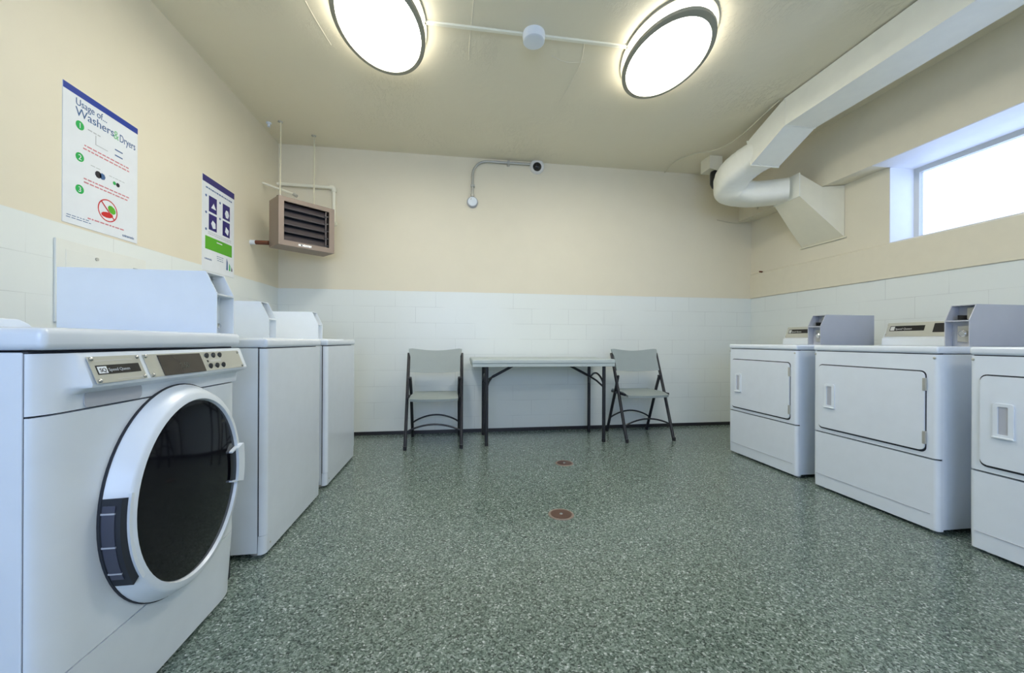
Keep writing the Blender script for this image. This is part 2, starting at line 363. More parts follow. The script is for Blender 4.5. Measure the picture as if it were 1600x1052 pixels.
# thin plaster thickening of the wall below the sill line
struct(MB().prism([(XR, ZT+0.004), (XR-0.012, ZT+0.004), (XR-0.012, SILL-0.01), (XR-0.002, SILL), (XR, SILL)], YF, YB, 'y'), 'trim_2', m_cream)
struct(MB().box(XL, XR, YB-0.012, YB, 0, 0.034), 'baseboard_back', m_rubber)
struct(MB().box(XL, XL+0.012, YF, YB-0.012, 0, 0.045), 'baseboard_left', m_rubber)
for k, (a, b) in enumerate(WIN):
    w = bpy.data.objects.new('window_%d' % (k+1), None); col.objects.link(w); tag(w, kind='structure')
    # white painted reveal lining
    lin = MB(); t = 0.006
    lin.box(XR+0.001, 3.66, b-t, b, SILL, HEAD); lin.box(XR+0.001, 3.66, a, a+t, SILL, HEAD)
    lin.box(XR+0.001, 3.66, a+t, b-t, HEAD-t, HEAD); lin.box(XR+0.001, 3.66, a+t, b-t, SILL, SILL+t)
    lin.build('window_reveal', m_reveal, w)
    if k == 0: MB().box(XBEAM+0.001, XR+0.002, a, b, HEAD-0.006, HEAD).build('window_head_lining', m_reveal, w)
    fr = MB(); fo = [(b-t, HEAD-t), (a+t, HEAD-t), (a+t, SILL+t), (b-t, SILL+t)]; fi = [(b-.034, HEAD-.040), (a+.034, HEAD-.040), (a+.034, SILL+.034), (b-.034, SILL+.034)]
    n = 4; y0, y1 = 3.60, 3.65
    V = lambda P, x: [fr.bm.verts.new((x, p[0], p[1])) for p in P]
    A, B, C_, D = V(fo, y0), V(fi, y0+.01), V(fo, y1), V(fi, y1)
    for i in range(4):
        j = (i+1) % 4
        fr.bm.faces.new((A[i], A[j], B[j], B[i])); fr.bm.faces.new((C_[i], C_[j], D[j], D[i])); fr.bm.faces.new((A[i], A[j], C_[j], C_[i])); fr.bm.faces.new((B[i], B[j], D[j], D[i]))
    fr.build('window_frame', m_frame, w)
    MB().box(3.625, 3.629, a+.03, b-.03, SILL+.03, HEAD-.035).build('window_glass', m_glass_dim, w)

# old plaster ridges on the ceiling
mb = MB()
for pts in (((0.10, 2.02), (0.09, 2.22), (0.08, 2.50), (0.085, 2.62)), ((-0.84, 2.30), (-0.83, 2.42), (-0.80, 2.62)), ((0.80, 2.36), (0.84, 2.52), (0.83, 2.76), (0.80, 2.98)), ((0.62, 2.5), (0.74, 2.55), (0.86, 2.52))):
    mb.tube([(x, y, H+0.0025) for x, y in pts], 0.005, 8, 0.1)
struct(mb, 'trim_3', m_cream)

# ------------------------------------------------------------------ ceiling lamps (oval drum, two metal rims)
def make_lamp(label):
    r = thing('ceiling_light', label, 'ceiling light', (0, 0, H), -0.075, 'oval ceiling lights')
    A, B = 0.252, 0.39
    def ell(prof, nm, m): return MB().lathe(prof, n=64, sx=A, sy=B).build(nm, m, r, True)
    ell([(0.9, 0), (1.035, 0), (1.035, -0.014), (0.9, -0.014)], 'upper_rim', m_rim)
    ell([(0.965, -0.012), (0.965, -0.062), (0.9, -0.062), (0.9, -0.012)], 'side_diffuser', m_lampside)
    # lower rim as a ring
    mb = MB(); prof = [(1.0, -0.062), (1.0, -0.082), (0.90, -0.088), (0.90, -0.062)]
    rings = []
    for q, h in prof: rings.append([(A*q*math.cos(2*PI*k/64), B*q*math.sin(2*PI*k/64), h) for k in range(64)])
    rings.append(rings[0])
    R = [[mb.bm.verts.new(p) for p in rg] for rg in rings[:4]]; R.append(R[0])
    for a, b in zip(R, R[1:]):
        for i in range(64): mb.bm.faces.new((a[i], a[(i+1) % 64], b[(i+1) % 64], b[i]))
    mb.build('lower_rim', m_rim, r, True)
    ell([(0.90, -0.064), (0.90, -0.076), (0.6, -0.082), (0.0, -0.084)], 'diffuser', m_lamp)
    for k in range(4):
        a = PI/4 + k*PI/2; MB().lathe([(0.004, 0), (0.004, 0.006), (0.0, 0.007)], (A*0.99*math.cos(a), B*0.99*math.sin(a), -0.078), n=8).build('rim_screw', m_steel, r)
    return r
lp = make_lamp('oval glowing ceiling light at the left end of the ceiling conduit')
lp.location = (-0.441, 2.34, H)
l2 = copy_tree(lp); l2.location = (1.336, 2.325, H)
l2['label'] = 'oval glowing ceiling light at the right end of the ceiling conduit, nearer the duct'
for x in (1.55,):  # extra lamp out of view, added to brighten the near side
    fill_lamp = copy_tree(lp); fill_lamp.location = (x, -0.9, H); fill_lamp['label'] = 'oval glowing ceiling light added unseen behind the viewer to light the near half of the room'

# conduit and junction box between them
MB().lathe([(0.068, 0), (0.070, -0.012), (0.066, -0.05), (0.058, -0.056), (0, -0.056)], n=40).build('junction_box', m_coin, None, True)
jb = bpy.data.objects['junction_box']; jb.location = (0.47, 2.335, H)
tag(jb, 'round white junction box on the ceiling midway between the two oval lights', 'junction box')
for (a, b, lb) in ((-0.19, 0.40, 'white painted conduit on the ceiling, left of the round junction box'), (0.54, 1.085, 'white painted conduit on the ceiling, right of the round junction box')):
    t = thing('ceiling_conduit', lb, 'conduit', ((a+b)/2, 2.34, H), 0, 'ceiling conduits')
    MB().box((a-b)/2, (b-a)/2, -0.011, 0.011, -0.014, 0, 0.003).build('raceway', m_pipe, t)

# ------------------------------------------------------------------ back wall: conduit, camera, detector
t = thing('security_camera', 'round white security camera with a black dome, high on the back wall', 'security camera', (0.845, YB, 2.79))
MB().lathe([(0.076, 0), (0.078, -0.012), (0.074, -0.030), (0.062, -0.044), (0.048, -0.048), (0, -0.048)], axis='y', n=40).build('housing', m_camshell, t, True)
MB().lathe([(0.046, -0.044), (0.044, -0.056), (0.036, -0.070), (0.02, -0.079), (0, -0.082)], (-0.005, 0, -0.016), axis='y', n=32).build('dome', m_camdome, t, True)
MB().lathe([(0.016, -0.076), (0.014, -0.085), (0, -0.086)], (-0.005, 0, -0.016), axis='y', n=16).build('lens', m_black, t, True)
t = thing('wall_conduit', 'grey metal conduit bending from the dome camera down to the small round detector', 'conduit', (0.167, YB, 2.43))
MB().tube([(0.60, -0.022, 0.375), (0.09, -0.022, 0.372), (0, -0.022, 0.28), (0, -0.022, 0.0)], 0.0125, 12, 0.11).build('pipe', m_zinc, t, True)
MB().box(0.36, 0.385, -0.038, 0, 0.345, 0.392, 0.002).build('strap', m_zinc, t)
MB().box(-0.018, 0.022, -0.038, 0, 0.10, 0.12, 0.002).build('strap', m_zinc, t)
MB().lathe([(0.019, 0), (0.019, 0.03), (0.014, 0.035)], (0, -0.022, -0.005), n=12).build('connector', m_steel, t, True)
t = thing('wall_detector', 'small round white detector on the back wall at the foot of the conduit', 'detector', (0.167, YB, 2.375))
MB().lathe([(0.056, 0), (0.056, -0.022), (0.050, -0.034), (0.0, -0.040)], axis='y', n=32).build('casing', m_coin_grey, t, True)
MB().lathe([(0.047, -0.034), (0.045, -0.042), (0.0, -0.046)], axis='y', n=32).build('cover', m_coin, t, True)
MB().lathe([(0.008, -0.044), (0.006, -0.050), (0, -0.051)], (-0.016, 0, 0.026), axis='y', n=12).build('indicator', m_steel, t, True)

# ------------------------------------------------------------------ front loading washer
def coin_box(parent, xc, y0, depth, z0, h=0.21, w=0.10, body=m_coin, plate=False, cham=(0.055, 0.085)):
    """coin meter case; front at y=y0 (facing -y), open slide recesses in its front"""
    cy_, cz = cham; x0, x1 = xc-w/2, xc+w/2; th = 0.004; zt = z0+h; zm = zt-cz
    b = MB(); side_poly = [(y0, z0), (y0+depth, z0), (y0+depth, zt), (y0+cy_, zt), (y0, zm)]
    b.prism(side_poly, x0, x0+th, 'x'); b.prism(side_poly, x1-th, x1, 'x')
    b.box(x0+th, x1-th, y0+cy_, y0+depth, zt-th, zt); b.box(x0+th, x1-th, y0+depth-th, y0+depth, z0, zt-th)
    b.box(x0+th, x1-th, y0+0.045, y0+0.05, z0, zm-0.002)            # recessed lower face
    b.box(x0+th, x1-th, y0+0.088, y0+0.092, zm, zt-th)               # recessed upper face
    b.box(x0+th, x1-th, y0+0.0, y0+0.09, zm-0.006, zm)               # shelf
    b.box(x0+th, x0+0.036, y0+0.006, y0+0.010, zm, zm+0.001)
    o = b.build('coin_box', body, parent)
    if plate:
        MB().box(xc-0.020, x1-0.008, y0+0.036, y0+0.046, z0+0.022, z0+0.105, 0.002).build('lock_plate', m_zinc, o)
        MB().lathe([(0.017, 0), (0.017, -0.016), (0.012, -0.02), (0, -0.02)], (xc+0.010, y0+0.036, z0+0.065), 'y', 16).build('lock', m_steel, o, True)
    else:
        MB().lathe([(0.009, 0), (0.009, -0.010), (0.006, -0.013), (0, -0.013)], (xc+0.026, y0+0.045, z0+0.028), 'y', 14).build('lock', m_steel, o, True)
    MB().box(xc-0.004, x1-0.010, y0+0.070, y0+0.089, zm+0.006, zt-0.012, 0.002).build('coin_slide', m_fascia, o)
    MB().box(xc-0.016, xc-0.010, y0+0.030, y0+0.086, zm+0.004, zm+0.028, 0.001).build('slide_handle', m_black, o)
    return o

def feet(parent, w, d, z=0.03):
    for sx in (-1, 1):
        for yy in (0.06, d-0.06):
            MB().lathe([(0.022, 0), (0.022, 0.012), (0.010, 0.014), (0.010, z)], (sx*(w/2-0.05), yy, 0), n=14).build('foot', m_gap if False else m_zinc, parent, True)

t = thing('front_load_washer', 'white front-loading washer with round black glass door, nearest the camera at left', 'washing machine', (-0.804, 1.2225, 0), PI/2)
W, D = 0.692, 0.70
ZT1, ZL = 0.964, 0.918
MB().box(-W/2, W/2, 0.026, D, 0.02, ZL-0.004, 0.004).build('cabinet', m_white, t, True)
MB().box(-W/2-0.004, W/2+0.004, -0.012, D, ZL, ZT1, 0.014, 3).build('top_panel', m_white, t, True)
# lower front panel: rounded corners, hole for the door left solid behind the door
def front_outline(inset=0.0):
    hw = W/2-inset
    P = [(-hw, 0.0225)] + [(-hw+0.075*(1-math.cos(a*PI/16)), 0.020*(1-math.sin(a*PI/16))) for a in range(0, 9)]
    return P + [(-x, y) for x, y in P[::-1]]
def panel(z0, z1, taper=0.0, n=1, name='front_panel', m=m_white2, inset=0.0):
    mb = MB(); P = front_outline(inset); rings = []
    for k in range(n+1):
        z = z0 + (z1-z0)*k/n; q = taper*(1-k/n)
        rings.append([(x, y+q, z) for x, y in P])
    mb.loft(rings); return mb.build(name, m, t, True)
panel(0.243, 0.785)
panel(0.015, 0.239, 0.014, name='kick_panel')
MB().box(-W/2+0.003, W/2-0.003, 0.018, 0.030, 0.06, ZL-0.002).build('seal_gap', m_gap, t)
# upper console body: left end flush with panel, protruding sloped ledge to the right
mb = MB()
def con_ring(x, prot, zb=0.789):
    return [(x, 0.0225, zb), (x, 0.002, zb), (x, 0.0, 0.822), (x, -prot, 0.836), (x, -prot-0.002, 0.842), (x, -0.35*prot, 0.905), (x, -0.2*prot, 0.911), (x, 0.0225, 0.911)]
xs = [(-W/2, None), (-W/2+0.012, None)]
rings = []
for x, p, back in ((-W/2, 0.0, 0.020), (-W/2+0.006, 0.0, 0.012), (-W/2+0.022, 0.0, 0.0058), (-W/2+0.04, 0.0, 0.0022), (-0.292, 0.002, 0), (-0.281, 0.012, 0), (-0.270, 0.030, 0), (-0.15, 0.034, 0), (0.2, 0.034, 0), (W/2-0.001, 0.032, 0)):
    rg = con_ring(x, p); rg = [(a, max(b, back) if (back and b < 0.0224) else b, c) for a, b, c in rg]; rings.append(rg)
mb.loft(rings); console = mb.build('console', m_white2, t, True)
# metal fascia plates lie on the sloped console face
def on_slope(x, v, lift=0.0):
    """v 0 at the bottom of the slope, 1 at its top"""
    prot = 0.034; y = -(prot+0.002) + (prot*0.65+0.002)*v; z = 0.842 + 0.063*v
    n = Vector((0, -0.063, -0.024)).normalized(); return Vector((x, y, z)) + n*lift
def slab(x0, x1, v0, v1, lift, th, name, m, parent, skew=0.0):
    mb = MB(); r0 = [on_slope(x0, v0, lift), on_slope(x1, v0, lift), on_slope(x1-skew, v1, lift), on_slope(x0-skew, v1, lift)]
    r1 = [on_slope(x0, v0, lift+th), on_slope(x1, v0, lift+th), on_slope(x1-skew, v1, lift+th), on_slope(x0-skew, v1, lift+th)]
    return mb.loft([r0, r1]).build(name, m, parent)
sr = (math.radians(90-20.9), 0, 0)
fas = slab(-0.265, -0.127, 0.04, 0.96, 0.0008, 0.0012, 'fascia_plate', m_fascia, t)
lb = slab(-0.254, -0.137, 0.34, 0.66, 0.0022, 0.0005, 'brand_label', m_label, fas)
slab(-0.251, -0.228, 0.38, 0.62, 0.0028, 0.0003, 'logo_square', m_coin, fas)
text_mesh('logo_letters', 'SQ', 0.013, m_label, fas, on_slope(-0.2475, 0.43, 0.0033), sr)
text_mesh('brand_lettering', 'Speed Queen', 0.0105, m_grey, fas, on_slope(-0.225, 0.44, 0.0031), sr)
slab(-0.250, -0.150, 0.80, 0.83, 0.0022, 0.0003, 'printed_line', m_grille, fas)
slab(-0.21, -0.14, 0.13, 0.15, 0.0022, 0.0003, 'printed_line', m_grille, fas)
fas2 = slab(-0.114, 0.320, 0.04, 0.96, 0.0008, 0.0012, 'fascia_plate', m_fascia, t)
slab(-0.068, 0.104, 0.06, 0.92, 0.0022, 0.002, 'display', m_display, fas2)
text_mesh('display_digits', '2.50', 0.022, m_dim, fas2, on_slope(0.000, 0.32, 0.0044), sr)
for r_ in range(2):
    for k in range(3):
        c = on_slope(0.134+k*0.034, 0.78-0.52*r_, 0.0022)
        MB().lathe([(0.0095, 0), (0.0085, -0.003), (0, -0.0035)], tuple(c), 'y', 14).build('button', m_black, fas2, True)
slab(0.127, 0.134, 0.46, 0.56, 0.0022, 0.0006, 'indicator', m_black, fas2)
slab(0.142, 0.20, 0.47, 0.57, 0.0022, 0.0004, 'printed_line', m_grille, fas2)
for (x, v) in ((-0.257, 0.12), (-0.257, 0.88), (-0.134, 0.12), (-0.134, 0.88), (-0.107, 0.12), (-0.107, 0.88), (0.311, 0.14), (0.311, 0.86)):
    MB().lathe([(0.0048, 0), (0.0048, -0.0025), (0.003, -0.0045), (0, -0.005)], tuple(on_slope(x, v, 0.0015)), 'y', 12).build('screw', m_steel, fas if x < -0.12 else fas2, True)
# soap drawer grip below the console
mb = MB(); mb.prism(rrect(-0.252, -0.095, 0.790, 0.826, 0.012), 0.0, -0.0015, 'y'); mb.build('drawer_grip', m_coin_grey, t)
# door
dcx, dcz = 0.036, 0.512
DSX, DSZ = 0.965, 1.125
door = MB().lathe([(0.20, -0.004), (0.264, -0.004), (0.262, -0.014), (0.246, -0.046), (0.240, -0.052), (0.226, -0.054), (0.221, -0.040), (0.20, -0.040)], (dcx, 0, dcz), 'y', 72, DSX, DSZ).build('door', m_white2, t, True)
MB().lathe([(0.2215, -0.030), (0.2215, -0.046), (0.15, -0.055), (0.05, -0.059), (0, -0.060)], (dcx, 0, dcz), 'y', 64, DSX, DSZ).build('door_glass', m_doorglass, door, True)
MB().lathe([(0.266, 0.0), (0.266, -0.006), (0.25, -0.006)], (dcx, 0, dcz), 'y', 72, DSX, DSZ).build('door_gasket', m_gap, door, True)
# hinge window in the ring at left
def arc_block(r0, r1, a0, a1, y0, y1, name, m, parent, n=14):
    mb = MB(); rings = []
    for k in range(n+1):
        a = math.radians(a0+(a1-a0)*k/n); c, s = DSX*math.cos(a), DSZ*math.sin(a)
        rings.append([(dcx+r0*c, y0, dcz+r0*s), (dcx+r1*c, y0, dcz+r1*s), (dcx+r1*c, y1, dcz+r1*s), (dcx+r0*c, y1, dcz+r0*s)])
    return mb.loft(rings).build(name, m, parent, True)
arc_block(0.244, 0.2645, 168, 212, -0.0470, -0.0, 'hinge_recess', m_gap, door)
hg = arc_block(0.2445, 0.2665, 171, 207, -0.036, -0.010, 'hinge', m_hinge, door)
for a0 in (174, 189, 203): arc_block(0.2445, 0.2675, a0, a0+0.7, -0.0365, -0.008, 'hinge_knuckle', m_coin_grey, hg, 2)
arc_block(0.236, 0.246, 166, 214, -0.0525, -0.030, 'hinge_cover', m_white2, door)
# handle at right, bridging the rim
arc_block(0.170, 0.206, -13, 13, -0.0575, -0.0568, 'handle_recess', m_black, door)
arc_block(0.205, 0.243, -14, 14, -0.066, -0.046, 'door_handle', m_white2, door)
arc_block(0.176, 0.208, -15, -13.6, -0.062, -0.050, 'handle_bracket', m_white2, door)
arc_block(0.176, 0.208, 13.6, 15, -0.062, -0.050, 'handle_bracket', m_white2, door)
# hump on the top, rear left, and coin box at the right end
mb = MB(); mb.prism([(-W/2+0.02, ZT1-0.002), (0.125, ZT1-0.002), (0.10, ZT1+0.022), (0.075, ZT1+0.034), (-W/2+0.02, ZT1+0.034)], 0.43, 0.64, 'y', 0.006)
mb.build('rear_housing', m_white2, t, True)
coin_box(t, W/2-0.055, 0.009, 0.475, ZT1, 0.213, 0.105, m_coin, cham=(0.035, 0.075))
feet(t, W, D, 0.03)

# ------------------------------------------------------------------ top loading washers
def make_top_loader():
    t = thing('top_load_washer', '', 'washing machine', (0, 0, 0), PI/2, 'plain white top-loading washers')
    W, D, ZT2, ZL2 = 0.68, 0.70, 0.948, 0.906
    MB().box(-W/2, W/2, 0.034, D, 0.022, ZL2, 0.004).build('cabinet', m_white, t, True)
    MB().box(-W/2, W/2, -0.003, D, ZL2+0.002, ZT2, 0.012, 3).build('top_panel', m_white, t, True)
    MB().box(-0.235, 0.235, 0.06, 0.44, ZT2-0.002, ZT2+0.004, 0.002).build('lid', m_white2, t, True)
    MB().box(-W/2+0.004, W/2-0.004, 0.028, 0.036, 0.024, ZL2+0.003).build('seam_gap', m_gap, t)
    mb = MB(); P = [(-W/2, 0.028)] + [(-W/2+0.024*(1-math.cos(a*PI/12)), 0.024-0.024*math.sin(a*PI/12)) for a in range(0, 7)]
    P = P + [(-x, y) for x, y in P[::-1]]
    mb.loft([[(x, y, 0.098) for x, y in P], [(x, y, ZL2-0.002) for x, y in P]]); mb.build('front_panel', m_white, t, True)
    mb = MB(); mb.loft([[(x, y+0.004, 0.016) for x, y in P], [(x, y+0.002, 0.096) for x, y in P]]); mb.build('kick_panel', m_white, t, True)
    MB().lathe([(0.004, 0.001), (0.004, -0.002), (0, -0.003)], (-W/2+0.045, 0.001, 0.05), 'y', 10).build('screw', m_zinc, t, True)
    # low console at the back, and the coin box at its right end
    MB().prism([(0.50, ZT2), (0.70, ZT2), (0.70, ZT2+0.10), (0.66, ZT2+0.10), (0.60, ZT2+0.02)], -W/2+0.02, W/2-0.13, 'x', 0.004).build('console', m_white2, t, True)
    coin_box(t, W/2-0.06, 0.245, 0.40, ZT2, 0.213, 0.095, m_coin, cham=(0.045, 0.095))
    feet(t, W, D, 0.03)
    return t
w2 = make_top_loader(); w2.location = (-0.804, 2.135, 0)
w2['label'] = 'plain white top-loading washer between the front-loading washer and the farthest washer'
w3 = copy_tree(w2); w3.location = (-0.804, 2.935, 0)
w3['label'] = 'plain white top-loading washer farthest from the camera, under the wall heater corner'

# ------------------------------------------------------------------ dryers
def make_dryer():
    t = thing('dryer', '', 'dryer', (0, 0, 0), -PI/2, 'white coin-operated dryers along the right wall')
    W, D, ZT2, ZL2 = 0.664, 0.71, 0.926, 0.886
    MB().box(-W/2, W/2, 0.030, D, 0.022, ZL2, 0.004).build('cabinet', m_white, t, True)
    MB().box(-W/2, W/2, -0.004, D, ZL2+0.003, ZT2, 0.012, 3).build('top_panel', m_white, t, True)
    MB().box(-W/2+0.004, W/2-0.004, 0.022, 0.034, 0.024, ZL2+0.004).build('seam_gap', m_gap, t)
    P = [(-W/2, 0.030)] + [(-W/2+0.020*(1-math.cos(a*PI/12)), 0.020-0.020*math.sin(a*PI/12)) for a in range(0, 7)]
    P = P + [(-x, y) for x, y in P[::-1]]
    # upper front: ring around the door opening
    fp = MB(); fp.loft([[(x, y, 0.371) for x, y in P], [(x, y, ZL2-0.001) for x, y in P]]); fp.build('front_panel', m_white, t, True)
    lo = MB(); lo.loft([[(x, y+0.004, 0.016) for x, y in P], [(x, y+0.001, 0.09) for x, y in P], [(x, y, 0.363) for x, y in P]]); low = lo.build('lower_panel', m_white, t, True)
    mb = MB(); mb.tube([(-0.31, -0.0008, 0.094), (0.30, -0.0008, 0.094)], 0.0016, 6); mb.build('crease', m_coin_grey, low)
    # door: dark sheet painting the gap and the shadow line below, then the slab
    O = rrect(-0.2935, 0.2845, 0.3920, 0.8035, 0.025)
    MB().prism(O, 0.002, -0.0014, 'y').build('door_gap_shadow', m_gap, t)
    dr = MB().prism(rrect(-0.2895, 0.280, 0.4025, 0.7975, 0.022), 0.0, -0.009, 'y', 0.003, 2).build('door', m_white, t, True)
    # pull: raised frame, shade of the sunken grip painted as flat grey
    mb = MB(); frame_ring(mb, rrect(-0.244, -0.180, 0.534, 0.682, 0.01), rrect(-0.229, -0.197, 0.548, 0.668, 0.004), -0.0155, -0.008)
    hd = mb.build('door_handle', m_white2, dr)
    MB().box(-0.229, -0.197, -0.0105, -0.0085, 0.548, 0.668).build('grip_recess_shade', m_coin_grey, hd)
    MB().box(-0.246, -0.178, -0.020, -0.008, 0.530, 0.538, 0.002).build('handle_lip', m_white2, hd)
    for z in (0.735, 0.468):
        MB().box(0.273, 0.287, -0.012, -0.001, z-0.032, z+0.032, 0.002).build('hinge', m_zinc, dr)
    for x in (-0.318, 0.316):
        MB().lathe([(0.006, 0.001), (0.006, -0.002), (0, -0.004)], (x, 0, 0.868), 'y', 12).build('screw', m_zinc, t, True)
    # console at the back
    ys, zs, hs = 0.50, ZT2, 0.150
    MB().prism([(ys, zs), (ys+0.2, zs), (ys+0.2, zs+hs), (ys+0.055, zs+hs), (ys+0.02, zs+0.052), (ys+0.004, zs+0.046)], -W/2+0.018, W/2-0.10, 'x', 0.003).build('console', m_white2, t, True)
    sl = Vector((0.035, hs-0.052)); 
    def onc(x, v, lift=0): return Vector((x, ys+0.02+sl.x*v, zs+0.052+sl.y*v)) + Vector((0, -sl.y, sl.x)).normalized()*lift
    def cs(x0, x1, v0, v1, l0, l1, nm, m, par):
        return MB().loft([[onc(x0, v0, l0), onc(x1, v0, l0), onc(x1, v1, l0), onc(x0, v1, l0)], [onc(x0, v0, l1), onc(x1, v0, l1), onc(x1, v1, l1), onc(x0, v1, l1)]]).build(nm, m, par)
    fa = cs(-W/2+0.022, W/2-0.104, 0.05, 0.98, 0.0005, 0.0025, 'fascia_plate', m_fascia, t)
    cs(-0.290, -0.098, 0.42, 0.76, 0.0026, 0.0032, 'brand_label', m_label, fa)
    cs(-0.286, -0.262, 0.46, 0.72, 0.0033, 0.0036, 'logo_square', m_grille, fa)
    text_mesh('brand_lettering', 'Speed Queen', 0.017, m_grille, fa, onc(-0.257, 0.50, 0.0036), (math.radians(70), 0, 0))
    cs(-0.052, 0.058, 0.30, 0.86, 0.0026, 0.0040, 'display', m_black, fa)
    cs(0.085, 0.20, 0.35, 0.80, 0.0026, 0.0034, 'button_strip', m_display, fa)
    for (x, v) in ((-0.306, 0.2), (-0.306, 0.85)):
        MB().lathe([(0.004, 0), (0.004, -0.003), (0, -0.004)], tuple(onc(x, v, 0.002)), 'y', 10).build('screw', m_zinc, fa, True)
    # printed legend on the white strip
    for (a, b) in ((-0.20, -0.155), (-0.148, -0.115), (-0.105, -0.05)):
        MB().box(a, b, ys+0.0075, ys+0.0085, zs+0.026, zs+0.032).build('legend', m_coin_grey, t)
    MB().box(-0.30, -0.225, ys+0.0075, ys+0.0085, zs+0.026, zs+0.031).build('legend', m_grille, t)
    coin_box(t, W/2-0.056, 0.194, 0.44, ZT2, 0.212, 0.10, m_coin_grey, True, cham=(0.042, 0.080))
    feet(t, W, D, 0.03)
    return t
d1 = make_dryer(); d1.location = (2.336, 2.684, 0)
d1['label'] = 'white dryer farthest from the camera, beside the back wall on the right'
d2 = copy_tree(d1); d2.location = (2.336, 1.893, 0); d2['label'] = 'white dryer in the middle of the three on the right'
d3 = copy_tree(d1); d3.location = (2.336, 1.116, 0); d3['label'] = 'white dryer nearest the camera, cut off by the right edge of the photo'

# ------------------------------------------------------------------ folding chairs
def make_chair():
    t = thing('folding_chair', '', 'chair', (0, 0, 0), 0, 'grey folding chairs')
    R = 0.0145
    for s in (-1, 1):
        MB().tube([(s*0.240, -0.235, 0.0), (s*0.243, -0.07, 0.42), (s*0.247, 0.100, 0.825)], R, 12).build('front_leg', m_blackmetal, t, True)
        MB().tube([(s*0.226, 0.245, 0.0), (s*0.221, 0.045, 0.48), (s*0.224, -0.004, 0.60)], R, 12).build('rear_leg', m_blackmetal, t, True)
        MB().lathe([(0.016, 0), (0.016, 0.03), (0.013, 0.035)], (s*0.240, -0.235, 0), n=12).build('foot_cap', m_black, t, True)
        MB().lathe([(0.016, 0), (0.016, 0.03), (0.013, 0.035)], (s*0.226, 0.245, 0), n=12).build('foot_cap', m_black, t, True)
        MB().box(s*0.226-0.004, s*0.226+0.004, -0.17, 0.14, 0.425, 0.448, 0.002).build('side_rail', m_blackmetal, t)
        MB().lathe([(0.012, -0.012), (0.012, 0.026), (0, 0.027)] if s > 0 else [(0.012, 0.012), (0.012, -0.026), (0, -0.027)], (s*0.224, 0.0, 0.598), 'x', 12).build('pivot', m_blackmetal, t, True)
    def arch(y, z0, z1, w, nm):
        pts = [(-w + 2*w*k/16, y, z0 + (z1-z0)*math.sin(PI*k/16)**0.8) for k in range(17)]
        MB().tube(pts, 0.008, 10).build(nm, m_blackmetal, t, True)
    arch(-0.180, 0.145, 0.205, 0.232, 'stretcher')
    arch(0.185, 0.150, 0.222, 0.220, 'stretcher')
    # seat: moulded, dished, rounded front
    nx, ny = 16, 14
    mb = MB(); top, bot = [], []
    for j in range(ny+1):
        rt, rb = [], []
        v = j/ny; y = -0.215 + 0.405*v
        for i in range(nx+1):
            u = -1 + 2*i/nx; hw = 0.212 - 0.012*v
            yy = y - (0.022*(1-u*u) if j == 0 else 0.022*(1-u*u)*(1-v)) + 0.02*abs(u)**6*(1-v)
            z = 0.452 - 0.012*(1-u*u)*math.sin(PI*min(1, v*1.05))**0.7 - 0.018*max(0, 0.25-v)/0.25
            rt.append((u*hw, yy, z)); rb.append((u*(hw-0.004), yy+0.003, z-0.028 if 0 < j < ny and 0 < i < nx else z-0.022))
        top.append(rt); bot.append(rb)
    Tv = [[mb.bm.verts.new(p) for p in r] for r in top]; Bv = [[mb.bm.verts.new(p) for p in r] for r in bot]
    for j in range(ny):
        for i in range(nx):
            mb.bm.faces.new((Tv[j][i], Tv[j][i+1], Tv[j+1][i+1], Tv[j+1][i])); mb.bm.faces.new((Bv[j][i+1], Bv[j][i], Bv[j+1][i], Bv[j+1][i+1]))
    per = [(0, i) for i in range(nx+1)] + [(j, nx) for j in range(1, ny+1)] + [(ny, i) for i in range(nx-1, -1, -1)] + [(j, 0) for j in range(ny-1, 0, -1)]
    for k in range(len(per)):
        a, b = per[k], per[(k+1) % len(per)]
        mb.bm.faces.new((Tv[b[0]][b[1]], Tv[a[0]][a[1]], Bv[a[0]][a[1]], Bv[b[0]][b[1]]))
    mb.build('seat', m_greyplastic, t, True)
    # backrest: curved panel, top edge dipping in the middle, follows the uprights
    mb = MB(); nx, nz = 18, 8; Fv, Kv = [], []
    for j in range(nz+1):
        v = j/nz; fr, br = [], []
        for i in range(nx+1):
            u = -1+2*i/nx
            zt = 0.872 - 0.022*math.cos(u*PI/2)**1.3*1.0 + (0.0 if abs(u) < 0.9 else -0.006*(abs(u)-0.9)/0.1)
            zb = 0.655 - 0.012*math.cos(u*PI/2)
            z = zb + (zt-zb)*v; y = -0.235 + (z)*0.406 + 0.030*math.cos(u*PI/2) - 0.012
            hw = 0.230 if z < 0.80 else 0.230+0.018*min(1, (z-0.80)/0.03)
            fr.append((u*hw, y-0.010, z)); br.append((u*hw, y+0.008, z))
        Fv.append([mb.bm.verts.new(p) for p in fr]); Kv.append([mb.bm.verts.new(p) for p in br])
    for j in range(nz):
        for i in range(nx):
            mb.bm.faces.new((Fv[j][i], Fv[j][i+1], Fv[j+1][i+1], Fv[j+1][i])); mb.bm.faces.new((Kv[j][i+1], Kv[j][i], Kv[j+1][i], Kv[j+1][i+1]))
    per = [(0, i) for i in range(nx+1)] + [(j, nx) for j in range(1, nz+1)] + [(nz, i) for i in range(nx-1, -1, -1)] + [(j, 0) for j in range(nz-1, 0, -1)]
    for k in range(len(per)):
        a, b = per[k], per[(k+1) % len(per)]
        mb.bm.faces.new((Fv[b[0]][b[1]], Fv[a[0]][a[1]], Kv[a[0]][a[1]], Kv[b[0]][b[1]]))
    mb.build('backrest', m_greyplastic, t, True)
    return t
c1 = make_chair(); c1.location = (-0.185, 3.645, 0); c1['label'] = 'grey plastic folding chair with black frame standing left of the folding table'
